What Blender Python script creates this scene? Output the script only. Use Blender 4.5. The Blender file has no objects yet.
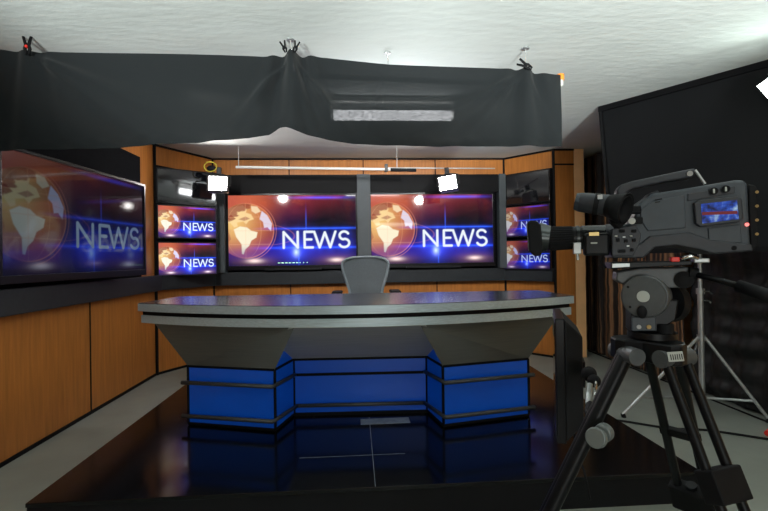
import bpy, bmesh, math, random
import numpy as np
from mathutils import Vector, Matrix
random.seed(4)
C = bpy.context.scene.collection
PI = math.pi

# ------------------------------------------------------------------ materials
def new_mat(name):
    m = bpy.data.materials.new(name); m.use_nodes = True
    nt = m.node_tree
    return m, nt, nt.nodes['Principled BSDF']
def srgb(r, g, b):
    f = lambda c: ((c/255)/12.92 if c/255 <= .04045 else ((c/255+.055)/1.055)**2.4)
    return (f(r), f(g), f(b), 1)
def pmat(name, col, rough=.5, metal=0, var=.12, scale=8, stretch=(1,1,1), bump=0, bscale=60, coat=0, spec=.5, rvar=0.0, coord='Object'):
    """principled material, colour and gloss varied by stretched noise"""
    m, nt, b = new_mat(name)
    N, L = nt.nodes, nt.links
    tc = N.new('ShaderNodeTexCoord'); mp = N.new('ShaderNodeMapping'); mp.inputs['Scale'].default_value = stretch
    L.new(tc.outputs[coord], mp.inputs[0])
    nz = N.new('ShaderNodeTexNoise'); nz.inputs['Scale'].default_value = scale; nz.inputs['Detail'].default_value = 6
    L.new(mp.outputs[0], nz.inputs['Vector'])
    cr = N.new('ShaderNodeValToRGB')
    lo = [c*(1-var) for c in col[:3]]+[1]; hi = [min(1, c*(1+var)) for c in col[:3]]+[1]
    cr.color_ramp.elements[0].color = lo; cr.color_ramp.elements[1].color = hi
    cr.color_ramp.elements[0].position = .3; cr.color_ramp.elements[1].position = .7
    L.new(nz.outputs['Fac'], cr.inputs[0]); L.new(cr.outputs[0], b.inputs['Base Color'])
    b.inputs['Metallic'].default_value = metal
    b.inputs['Roughness'].default_value = rough
    b.inputs['Specular IOR Level'].default_value = spec
    if coat: b.inputs['Coat Weight'].default_value = coat; b.inputs['Coat Roughness'].default_value = .08
    if rvar:
        mr = N.new('ShaderNodeMapRange'); mr.inputs['To Min'].default_value = rough-rvar; mr.inputs['To Max'].default_value = rough+rvar
        L.new(nz.outputs['Fac'], mr.inputs[0]); L.new(mr.outputs[0], b.inputs['Roughness'])
    if bump:
        n2 = N.new('ShaderNodeTexNoise'); n2.inputs['Scale'].default_value = bscale; n2.inputs['Detail'].default_value = 5
        L.new(mp.outputs[0], n2.inputs['Vector'])
        bp = N.new('ShaderNodeBump'); bp.inputs['Strength'].default_value = bump; bp.inputs['Distance'].default_value = .01
        L.new(n2.outputs['Fac'], bp.inputs['Height']); L.new(bp.outputs[0], b.inputs['Normal'])
    return m
def emat(name, col, strength):
    m, nt, b = new_mat(name)
    b.inputs['Base Color'].default_value = (.8,.8,.8,1)
    b.inputs['Emission Color'].default_value = col; b.inputs['Emission Strength'].default_value = strength
    return m

M = {}
M['wood'] = pmat('wood_laminate', (.42,.155,.032,1), .38, var=.16, scale=5, stretch=(9,9,.6), bump=.03, bscale=14, spec=.35)
M['peach'] = pmat('peach_paint', (.93,.54,.24,1), .7, var=.05)
M['plaster'] = pmat('white_plaster', (.72,.76,.74,1), .85, var=.04, scale=2, stretch=(1,2.4,1), bump=.42, bscale=9)
M['floor'] = pmat('grey_linoleum', (.25,.275,.24,1), .42, var=.1, scale=3, bump=.02, bscale=30, spec=.4)
M['black_fabric'] = pmat('black_felt', (.006,.0065,.008,1), .95, var=.2, scale=40, bump=.1, bscale=200, spec=.05)
M['charcoal'] = pmat('charcoal_laminate', (.020,.024,.028,1), .55, var=.1, scale=20, spec=.3)
M['pillar_grey'] = pmat('slate_grey_paint', (.05,.062,.07,1), .55, var=.06, scale=12)
M['trim_black'] = pmat('black_trim', (.004,.004,.005,1), .6, var=.2, spec=.15)
M['tv_black'] = pmat('gloss_black_plastic', (.006,.006,.008,1), .28, var=.1, spec=.3)
M['plastic'] = pmat('matt_black_plastic', (.008,.009,.011,1), .5, var=.2, scale=30, bump=.05, bscale=300, spec=.25)
M['rubber'] = pmat('black_rubber', (.005,.005,.006,1), .7, var=.2, scale=30, spec=.2)
M['cam_body'] = pmat('blue_grey_camera_plastic', (.027,.036,.046,1), .5, var=.10, scale=40, bump=.04, bscale=400)
M['cam_dark'] = pmat('dark_camera_plastic', (.013,.015,.021,1), .5, var=.15, scale=40, bump=.04, bscale=400)
M['silver'] = pmat('brushed_silver', (.46,.545,.585,1), .4, metal=.35, var=.12, scale=6, stretch=(.5,30,30), rvar=.06)
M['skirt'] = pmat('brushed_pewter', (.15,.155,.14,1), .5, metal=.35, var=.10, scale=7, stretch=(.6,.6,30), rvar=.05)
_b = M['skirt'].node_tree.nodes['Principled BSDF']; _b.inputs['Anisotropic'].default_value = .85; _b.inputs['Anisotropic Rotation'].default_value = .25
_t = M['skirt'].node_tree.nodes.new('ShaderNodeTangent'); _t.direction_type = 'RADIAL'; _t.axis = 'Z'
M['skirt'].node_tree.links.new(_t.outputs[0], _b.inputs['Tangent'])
M['skirt_lit'] = pmat('lit_brushed_pewter', (.50,.51,.48,1), .5, metal=.2, var=.10, scale=7, stretch=(.6,.6,30), rvar=.05)  # skirt pewter made paler for the middle skirt, reflected light put into its colour
M['desk_top'] = pmat('grey_gloss_laminate', (.045,.05,.062,1), .2, metal=.2, var=.12, scale=6, stretch=(.5,20,1))
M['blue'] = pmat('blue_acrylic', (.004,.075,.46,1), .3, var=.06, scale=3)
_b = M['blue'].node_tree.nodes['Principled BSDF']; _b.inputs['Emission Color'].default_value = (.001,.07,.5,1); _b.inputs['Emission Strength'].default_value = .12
M['rail'] = pmat('dark_grey_tube', (.05,.053,.055,1), .5, metal=.1, var=.1)
M['steel'] = pmat('grey_steel', (.42,.44,.44,1), .4, metal=.7, var=.1, scale=20)
M['chrome'] = pmat('bright_steel', (.75,.76,.76,1), .2, metal=1, var=.05)
M['head_grey'] = pmat('grey_cast_alloy', (.085,.09,.093,1), .5, metal=.3, var=.1, scale=40, bump=.05, bscale=300)
M['tripod'] = pmat('black_anodised_tube', (.004,.0045,.0055,1), .4, var=.2, scale=20, spec=.22)
M['pipe_white'] = pmat('white_pipe', (.62,.62,.58,1), .4, var=.05)
M['orange'] = pmat('orange_plastic', (.9,.28,.03,1), .45, var=.08)
M['red'] = pmat('red_plastic', (.75,.03,.02,1), .4, var=.08)
M['clear'] = pmat('pale_plastic', (.13,.145,.14,1), .3, var=.08)
M['mesh_grey'] = pmat('grey_seat_mesh', (.055,.066,.073,1), .6, var=.18, scale=120, bump=.2, bscale=400)
M['chair_frame'] = pmat('grey_chair_frame', (.14,.165,.18,1), .4, var=.08)
M['lamp_black'] = pmat('black_lamp_metal', (.02,.02,.021,1), .45, metal=.4, var=.1)
M['foil'] = pmat('silver_lamp_metal', (.5,.5,.52,1), .3, metal=.9, var=.1)
M['yellow'] = pmat('yellow_cord', (.5,.42,.03,1), .5, var=.1)
M['lamp_face'] = emat('lit_lamp_face', (1,.95,.92,1), 95)
M['tube_lit'] = emat('lit_fluorescent_tube', (.95,.97,1,1), 46)
M['flood_face'] = emat('lit_flood_face', (.86,1,.93,1), 30)
M['red_led'] = emat('red_tally', (1,.02,.02,1), 1.2)
M['green_led'] = emat('green_display', (.03,.75,.35,1), .8)
M['glass_dark'] = pmat('dark_screen_glass', (.006,.007,.009,1), .06, var=.02, spec=.8)
M['panel_black'] = pmat('black_flat_paint', (.009,.0095,.011,1), .6, var=.15, scale=3, spec=.15)
M['joint_and_glint'] = pmat('grey_joint_and_glint', (.20,.23,.27,1), .35, var=.25, scale=30)  # grey of the deck joints and of the painted floor reflection
M['gloss_ring'] = pmat('glossy_black_ring', (.02,.022,.022,1), .22, metal=.5, var=.2)
M['ring_metal'] = pmat('dark_lens_metal', (.05,.055,.055,1), .3, metal=.8, var=.2)
M['brass'] = pmat('brass_bolt', (.6,.45,.2,1), .35, metal=1, var=.1)
M['dirty_white'] = pmat('off_white_label', (.45,.46,.42,1), .6, var=.1)

def mat_platform():
    m, nt, b = new_mat('glossy_black_stage'); N, L = nt.nodes, nt.links
    tc = N.new('ShaderNodeTexCoord')
    nz = N.new('ShaderNodeTexNoise'); nz.inputs['Scale'].default_value = 1.4; nz.inputs['Detail'].default_value = 8; nz.inputs['Roughness'].default_value = .65
    L.new(tc.outputs['Object'], nz.inputs['Vector'])
    mr = N.new('ShaderNodeMapRange'); mr.inputs['From Min'].default_value = .3; mr.inputs['From Max'].default_value = .75
    mr.inputs['To Min'].default_value = .07; mr.inputs['To Max'].default_value = .2
    L.new(nz.outputs['Fac'], mr.inputs[0]); L.new(mr.outputs[0], b.inputs['Roughness'])
    # dust specks
    vo = N.new('ShaderNodeTexVoronoi'); vo.inputs['Scale'].default_value = 9; vo.inputs['Randomness'].default_value = 1
    L.new(tc.outputs['Object'], vo.inputs['Vector'])
    lt = N.new('ShaderNodeMath'); lt.operation = 'LESS_THAN'; lt.inputs[1].default_value = .05
    L.new(vo.outputs['Distance'], lt.inputs[0])
    cx = N.new('ShaderNodeMix'); cx.data_type = 'RGBA'
    cx.inputs['A'].default_value = (.004,.0042,.005,1); cx.inputs['B'].default_value = (.03,.032,.033,1)
    L.new(lt.outputs[0], cx.inputs['Factor']); L.new(cx.outputs['Result'], b.inputs['Base Color'])
    b.inputs['Specular IOR Level'].default_value = .34
    n2 = N.new('ShaderNodeTexNoise'); n2.inputs['Scale'].default_value = 3
    L.new(tc.outputs['Object'], n2.inputs['Vector'])
    bp = N.new('ShaderNodeBump'); bp.inputs['Strength'].default_value = .04; bp.inputs['Distance'].default_value = .01
    L.new(n2.outputs['Fac'], bp.inputs['Height']); L.new(bp.outputs[0], b.inputs['Normal'])
    return m
M['stage'] = mat_platform()

def mat_drape():
    """thin open-weave cloth: a few of its pores let the light behind it straight through"""
    m, nt, b = new_mat('thin_black_cloth'); N, L = nt.nodes, nt.links
    b.inputs['Base Color'].default_value = (.010,.0125,.014,1); b.inputs['Roughness'].default_value = .85
    b.inputs['Specular IOR Level'].default_value = .2
    b.inputs['Sheen Weight'].default_value = .15
    tc = N.new('ShaderNodeTexCoord')
    nz = N.new('ShaderNodeTexNoise'); nz.inputs['Scale'].default_value = 170; nz.inputs['Detail'].default_value = 4
    L.new(tc.outputs['Object'], nz.inputs['Vector'])
    mr = N.new('ShaderNodeMapRange'); mr.inputs['From Min'].default_value = .35; mr.inputs['From Max'].default_value = .7
    mr.inputs['To Min'].default_value = .001; mr.inputs['To Max'].default_value = .017
    L.new(nz.outputs['Fac'], mr.inputs[0])
    tr = N.new('ShaderNodeBsdfTransparent'); mx = N.new('ShaderNodeMixShader')
    L.new(mr.outputs[0], mx.inputs[0]); L.new(b.outputs[0], mx.inputs[1]); L.new(tr.outputs[0], mx.inputs[2])
    L.new(mx.outputs[0], N['Material Output'].inputs[0])
    return m
M['drape'] = mat_drape()

def mat_curtain(name, a, bcol, stretch, scale):
    m, nt, b = new_mat(name); N, L = nt.nodes, nt.links
    tc = N.new('ShaderNodeTexCoord'); mp = N.new('ShaderNodeMapping'); mp.inputs['Scale'].default_value = stretch
    L.new(tc.outputs['Object'], mp.inputs[0])
    nz = N.new('ShaderNodeTexNoise'); nz.inputs['Scale'].default_value = scale; nz.inputs['Detail'].default_value = 3
    L.new(mp.outputs[0], nz.inputs['Vector'])
    cr = N.new('ShaderNodeValToRGB'); cr.color_ramp.elements[0].color = a; cr.color_ramp.elements[1].color = bcol
    cr.color_ramp.elements[0].position = .48; cr.color_ramp.elements[1].position = .68
    L.new(nz.outputs['Fac'], cr.inputs[0]); L.new(cr.outputs[0], b.inputs['Base Color'])
    b.inputs['Roughness'].default_value = .55; b.inputs['Specular IOR Level'].default_value = .3
    return m
M['curtain_brown'] = mat_curtain('black_brown_striped_cloth', (.026,.021,.018,1), (.46,.24,.11,1), (1,9,.10), 2.6)
M['curtain_black'] = mat_curtain('wrinkled_black_cloth', (.010,.011,.011,1), (.022,.023,.023,1), (1,2,9), 3)

def mat_lcd():
    m, nt, b = new_mat('lcd_picture'); N, L = nt.nodes, nt.links
    tc = N.new('ShaderNodeTexCoord')
    nz = N.new('ShaderNodeTexNoise'); nz.inputs['Scale'].default_value = 45; nz.inputs['Detail'].default_value = 3
    L.new(tc.outputs['Object'], nz.inputs['Vector'])
    cr = N.new('ShaderNodeValToRGB'); e = cr.color_ramp.elements
    e[0].color = (.003,.006,.05,1); e[0].position = .36; e[1].color = (.55,.8,1,1); e[1].position = .76
    k = e.new(.55); k.color = (.02,.10,.65,1)
    L.new(nz.outputs['Fac'], cr.inputs[0])
    sp = N.new('ShaderNodeSeparateXYZ'); L.new(tc.outputs['Object'], sp.inputs[0])
    # red lettering band across the middle of the picture
    mu = N.new('ShaderNodeMath'); mu.operation = 'ABSOLUTE'
    ad = N.new('ShaderNodeMath'); ad.operation = 'ADD'; ad.inputs[1].default_value = .004
    L.new(sp.outputs[2], ad.inputs[0]); L.new(ad.outputs[0], mu.inputs[0])
    lt = N.new('ShaderNodeMath'); lt.operation = 'LESS_THAN'; lt.inputs[1].default_value = .0042; L.new(mu.outputs[0], lt.inputs[0])
    ax = N.new('ShaderNodeMath'); ax.operation = 'ABSOLUTE'; L.new(sp.outputs[0], ax.inputs[0])
    lx = N.new('ShaderNodeMath'); lx.operation = 'LESS_THAN'; lx.inputs[1].default_value = .04; L.new(ax.outputs[0], lx.inputs[0])
    an = N.new('ShaderNodeMath'); an.operation = 'MULTIPLY'; L.new(lt.outputs[0], an.inputs[0]); L.new(lx.outputs[0], an.inputs[1])
    mx = N.new('ShaderNodeMix'); mx.data_type = 'RGBA'; mx.inputs['B'].default_value = (.20,.02,.03,1)
    L.new(an.outputs[0], mx.inputs['Factor']); L.new(cr.outputs[0], mx.inputs['A'])
    b.inputs['Base Color'].default_value = (.01,.01,.012,1); b.inputs['Roughness'].default_value = .2
    L.new(mx.outputs['Result'], b.inputs['Emission Color']); b.inputs['Emission Strength'].default_value = .62
    return m
M['lcd'] = mat_lcd()

def mat_screen(name, strength, haze=0, tint=None):
    m, nt, b = new_mat(name); N, L = nt.nodes, nt.links
    at = N.new('ShaderNodeAttribute'); at.attribute_name = 'picture'
    b.inputs['Base Color'].default_value = (.008+haze,.009+haze,.012+haze,1)
    b.inputs['Roughness'].default_value = .055; b.inputs['Specular IOR Level'].default_value = .38
    if tint:
        mx = N.new('ShaderNodeVectorMath'); mx.operation = 'MULTIPLY'; mx.inputs[1].default_value = tint
        L.new(at.outputs['Color'], mx.inputs[0]); L.new(mx.outputs[0], b.inputs['Emission Color'])
    else: L.new(at.outputs['Color'], b.inputs['Emission Color'])
    b.inputs['Emission Strength'].default_value = strength
    return m

# ------------------------------------------------------------------ mesh helpers
class MB:
    def __init__(s): s.bm = bmesh.new()
    def box(s, c, d, rot=None):
        r = bmesh.ops.create_cube(s.bm, size=1)
        mt = Matrix.Translation(c) @ (rot.to_4x4() if rot else Matrix.Identity(4)) @ Matrix.Diagonal((*d, 1))
        bmesh.ops.transform(s.bm, matrix=mt, verts=r['verts']); return s
    def span(s, a, b):
        return s.box([(p+q)/2 for p, q in zip(a, b)], [abs(q-p) for p, q in zip(a, b)])
    def cyl(s, p, q, r1, r2=None, n=24, caps=True):
        p, q = Vector(p), Vector(q); r2 = r1 if r2 is None else r2; d = q-p
        r = bmesh.ops.create_cone(s.bm, cap_ends=caps, segments=n, radius1=r1, radius2=r2, depth=d.length)
        mt = Matrix.Translation((p+q)/2) @ d.to_track_quat('Z', 'Y').to_matrix().to_4x4()
        bmesh.ops.transform(s.bm, matrix=mt, verts=r['verts']); return s
    def sph(s, c, r, sc=(1,1,1)):
        k = bmesh.ops.create_uvsphere(s.bm, u_segments=20, v_segments=12, radius=r)
        bmesh.ops.transform(s.bm, matrix=Matrix.Translation(c) @ Matrix.Diagonal((*sc,1)), verts=k['verts']); return s
    def prism(s, pts, vec):
        """closed polygon pts (3-D) pushed along vec"""
        vec = Vector(vec)
        a = [s.bm.verts.new(p) for p in pts]; b = [s.bm.verts.new(Vector(p)+vec) for p in pts]
        s.bm.faces.new(a); s.bm.faces.new(b[::-1]); n = len(pts)
        for i in range(n): s.bm.faces.new((a[i], b[i], b[(i+1) % n], a[(i+1) % n]))
        return s
    def tube(s, pts, r, n=10, cyclic=False):
        pts = [Vector(p) for p in pts]; rings = []; up = None
        for i, p in enumerate(pts):
            if cyclic: t = pts[(i+1) % len(pts)]-pts[i-1]
            else: t = pts[min(i+1, len(pts)-1)]-pts[max(i-1, 0)]
            t.normalize()
            if up is None:
                up = Vector((0,0,1)) if abs(t.z) < .9 else Vector((1,0,0))
            up = (up-t*up.dot(t)).normalized(); w = t.cross(up)
            rr = r[i] if isinstance(r, (list, tuple)) else r
            rings.append([s.bm.verts.new(p+(up*math.cos(a)+w*math.sin(a))*rr) for a in [2*PI*k/n for k in range(n)]])
        m = len(rings)
        for i in range(m if cyclic else m-1):
            A, B_ = rings[i], rings[(i+1) % m]
            for k in range(n): s.bm.faces.new((A[k], A[(k+1) % n], B_[(k+1) % n], B_[k]))
        if not cyclic: s.bm.faces.new(rings[0][::-1]); s.bm.faces.new(rings[-1])
        return s
    def grid(s, fn, nu, nv):
        v = [[s.bm.verts.new(fn(i/nu, j/nv)) for j in range(nv+1)] for i in range(nu+1)]
        for i in range(nu):
            for j in range(nv): s.bm.faces.new((v[i][j], v[i+1][j], v[i+1][j+1], v[i][j+1]))
        return s
    def build(s, name, mat, parent=None, bevel=0, smooth=False, loc=None, solid=0):
        bmesh.ops.recalc_face_normals(s.bm, faces=s.bm.faces)
        me = bpy.data.meshes.new(name); s.bm.to_mesh(me); s.bm.free()
        me.materials.append(M[mat] if isinstance(mat, str) else mat)
        o = bpy.data.objects.new(name, me); C.objects.link(o)
        if parent: o.parent = parent
        if loc: o.location = loc
        if smooth:
            for p in me.polygons: p.use_smooth = True
            if smooth != 'all':
                try: me.set_sharp_from_angle(angle=math.radians(38))
                except Exception: pass
        if solid:
            md = o.modifiers.new('solid', 'SOLIDIFY'); md.thickness = solid; md.offset = 0
        if bevel:
            md = o.modifiers.new('bevel', 'BEVEL'); md.width = bevel; md.segments = 2; md.limit_method = 'ANGLE'; md.angle_limit = math.radians(40)
        return o
def tag(o, label, cat, group=None):
    o['label'] = label; o['category'] = cat
    if group: o['group'] = group
    return o
def thing(name, label, cat, loc=(0,0,0), rz=0, group=None, rot=None):
    o = bpy.data.objects.new(name, None); C.objects.link(o); o.empty_display_size = .1
    o.location = loc; o.rotation_euler = rot if rot else (0,0,rz)
    return tag(o, label, cat, group)
def struct(name, mb, mat, **k):
    o = mb.build(name, mat, **k); o['kind'] = 'structure'; return o
def copy_tree(o, parent=None):
    c = o.copy(); C.objects.link(c)
    if parent: c.parent = parent
    for ch in list(o.children): copy_tree(ch, c)
    return c

# ------------------------------------------------------------------ camera
H = 1.25
YAW, PITCH, ROLL, FPX = .0642, .0042, -.015, 447.7
def cam_axes():
    f = Vector((math.sin(YAW), math.cos(YAW), 0)); r = Vector((math.cos(YAW), -math.sin(YAW), 0)); u = Vector((0,0,1))
    f2 = f*math.cos(PITCH)+u*math.sin(PITCH); u2 = u*math.cos(PITCH)-f*math.sin(PITCH)
    return r*math.cos(ROLL)+u2*math.sin(ROLL), u2*math.cos(ROLL)-r*math.sin(ROLL), f2
R_, U_, F_ = cam_axes()
cd = bpy.data.cameras.new('camera'); cam = bpy.data.objects.new('camera', cd); C.objects.link(cam)
mt = Matrix.Identity(4)
for i in range(3): mt[i][0] = R_[i]; mt[i][1] = U_[i]; mt[i][2] = -F_[i]
mt[0][3], mt[1][3], mt[2][3] = 0, 0, H
cam.matrix_world = mt
cd.sensor_width = 36; cd.lens = FPX*36/768; cd.clip_start = .05; cd.clip_end = 60
bpy.context.scene.camera = cam

# ------------------------------------------------------------------ room shell
B, XL, XR = 5.78, -1.786, 1.971            # set back wall and its corners
L, YL = -2.19, 5.05                        # left set wall and where the angled panel starts
XO, YO = 2.415, 5.275                      # outer end of the right angled panel
CZ = 2.533
LB, LT, BB = .927, 1.09, 2.305             # ledge bottom, ledge top, bottom of the upper wood band

struct('floor', MB().span((-3.2,-3.2,-.1), (3.6,6.2,0)), 'floor')
def ceil_fn(u, v): return (-3.2+u*6.8, -3.2+v*9.4, CZ)
struct('ceiling', MB().span((-3.2,-3.2,CZ), (3.6,6.2,CZ+.1)), 'plaster')
struct('wall_rear', MB().span((-3.2,6.1,0), (3.6,6.2,CZ)), 'peach')
struct('wall_right', MB().span((3.3,-3.2,0), (3.4,6.1,CZ)), 'peach')
struct('wall_front', MB().span((-3.2,-3.2,0), (3.3,-3.1,CZ)), 'peach')
struct('wall_left_outer', MB().span((-3.0,-3.1,0), (-2.9,6.1,CZ)), 'peach')
T = .06
def flat_wall(name, p, q, z0, z1, mat, t=T, off=0):
    """vertical board from p to q, its visible face off in front of the line, thickness behind it; the room is on the right of p->q"""
    p, q = Vector((*p,0)), Vector((*q,0)); d = (q-p).normalized(); n = Vector((d.y,-d.x,0))
    a, b = p+n*off, q+n*off
    pts = [Vector((v.x, v.y, z)) for v, z in ((a,z0),(b,z0),(b,z1),(a,z1))]
    return MB().prism(pts, -n*t), mat
def add_wall(name, *a, **k):
    mb, m = flat_wall(name, *a, **k); return struct(name, mb, m)
add_wall('wall_left', (L,.2), (L,YL), 0, CZ, 'wood')
add_wall('wall_back_left', (L,YL), (XL,B), 0, CZ, 'wood')
add_wall('wall_back', (XL,B), (XR,B), 0, CZ, 'wood')
add_wall('wall_back_right', (XR,B), (XO,YO), 0, CZ, 'wood')
add_wall('wall_right_return', (XO,YO), (2.665,YO), 0, CZ, 'wood')
struct('wall_right_side', MB().span((2.62,YO+.061,0), (2.664,6.09,CZ)), 'peach')
struct('wall_right_edge', MB().span((2.668,YO+.0,0), (2.79,YO+.06,CZ)), 'peach')
nt_ = [0]
def trim(mb, mat='trim_black', **k):
    nt_[0] += 1; return struct('trim_%d' % nt_[0], mb, mat, **k)
def seam(x, y, n, z0=0, z1=CZ, w=.012):
    """thin dark joint strip standing on a wall at x, y; n = outward normal"""
    d = Vector((-n[1], n[0], 0)); n = Vector((*n,0)); c = Vector((x,y,0))
    a, b = c-d*w/2, c+d*w/2
    trim(MB().prism([Vector((v.x,v.y,z))+n*.005 for v, z in ((a,z0),(b,z0),(b,z1),(a,z1))], -n*.01))
seam(L, 3.84, (1,0), 0, LB); seam(L+.004, 2.35, (1,0), 0, LB)
nl = Vector((B-YL, -(XL-L))).normalized(); nr = Vector((-(B-YO), -(XO-XR))).normalized()
for x in (-.826,.119,1.057): seam(x, B, (0,-1), 0, LB); seam(x, B, (0,-1), BB, CZ)
trim(MB().cyl((L+.012,YL,0), (L+.012,YL,CZ), .017, n=8)); trim(MB().cyl((XL+.005,B-.008,0), (XL+.005,B-.008,CZ), .011, n=8))
trim(MB().cyl((XR-.004,B-.008,0), (XR-.004,B-.008,CZ), .013, n=8)); trim(MB().cyl((XO-.006,YO-.008,0), (XO-.006,YO-.008,CZ), .017, n=8))
trim(MB().span((XO+.01,YO-.006,2.335), (2.665,YO+.001,2.355)))
# dark cove line where wood meets ceiling, dark skirting line on the floor
for p, q in (((L,.2),(L,YL)), ((L,YL),(XL,B)), ((XL,B),(XR,B)), ((XR,B),(XO,YO)), ((XO,YO),(2.665,YO))):
    trim(flat_wall('', p, q, CZ-.022, CZ, '', t=.02, off=.014)[0])
    trim(flat_wall('', p, q, 0, .025, '', t=.02, off=.012)[0])
# black panels the screens stand in front of
trim(flat_wall('', (L,.2), (L,4.69), LT, BB, '', t=.03, off=.025)[0], 'black_fabric')
trim(flat_wall('', (L,YL), (XL,B), LT, BB, '', t=.02, off=.012)[0], 'black_fabric')
trim(flat_wall('', (XL,B), (XR,B), LT, BB, '', t=.02, off=.012)[0], 'black_fabric')
trim(flat_wall('', (XR,B), (XO,YO), LT, BB, '', t=.02, off=.012)[0], 'black_fabric')
# header box over the two big screens
trim(MB().span((-1.60,B-.10,2.075), (.04,B-.012,BB)), 'trim_black')
trim(MB().span((.20,B-.10,2.075), (1.86,B-.012,BB)), 'trim_black')
# slate pillars
trim(MB().span((.034,B-.13,LT), (.203,B-.012,BB)), 'pillar_grey', bevel=.004)
trim(MB().span((1.862,B-.13,LT), (1.95,B-.012,BB)), 'pillar_grey', bevel=.004)
trim(MB().span((-1.715,B-.13,LT), (-1.606,B-.012,BB)), 'pillar_grey', bevel=.004)
# ledge all round
def ledge():
    def off(pts, d):
        out = []
        for i, p in enumerate(pts):
            ns = []
            for a, b in ((i-1,i),(i,i+1)):
                if a < 0 or b >= len(pts): continue
                v = (Vector(pts[b])-Vector(pts[a])).normalized(); ns.append(Vector((v.y,-v.x)))
            n = sum(ns, Vector((0,0))); n = n/ (n.length**2) * len(ns) if len(ns) > 1 else ns[0]
            if len(ns) > 1:
                n = (ns[0]+ns[1]).normalized(); n = n/ max(.3, n.dot(ns[0]))
            out.append(Vector(p)+n*d)
        return out
    base = [(L,.3),(L,YL),(XL,B),(XR,B),(XO,YO)]
    fr = off(base, .085)
    mb = MB(); bm = mb.bm
    vs = []
    for b, f in zip(base, fr):
        vs.append([bm.verts.new((b[0],b[1],LB)), bm.verts.new((f.x,f.y,LB)), bm.verts.new((f.x,f.y,LT)), bm.verts.new((b[0],b[1],LT))])
    for i in range(len(vs)-1):
        for k in range(4): bm.faces.new((vs[i][k], vs[i][(k+1)%4], vs[i+1][(k+1)%4], vs[i+1][k]))
    bm.faces.new(vs[0]); bm.faces.new(vs[-1])
    return mb
trim(ledge(), 'charcoal', bevel=.004)

# ------------------------------------------------------------------ stage platform
PH = .16
pl = thing('stage_platform', 'low glossy black platform carrying the news desk', 'platform', (.1,2.13,0))
MB().span((-1.607,.012,.0), (1.608,3.0,PH-.02)).build('riser', 'panel_black', pl)
MB().span((-1.607,0,PH-.02), (1.608,3.0,PH)).build('deck', 'stage', pl, bevel=.003)
sm = MB()
sm.span((-.022,.004,PH), (-.019,.93,PH+.0006)); sm.span((-.42,.346,PH), (.16,.349,PH+.0006)); 
sm.build('joint_strip', 'joint_and_glint', pl)
tag(MB().span((.02,2.93,PH), (.345,3.03,PH+.002)).build('reflection_strip', 'joint_and_glint'), 'pale grey strip painted as a reflection on the black platform at the foot of the desk', 'glint')  # bright floor reflection put in as a thin pale strip

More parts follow.
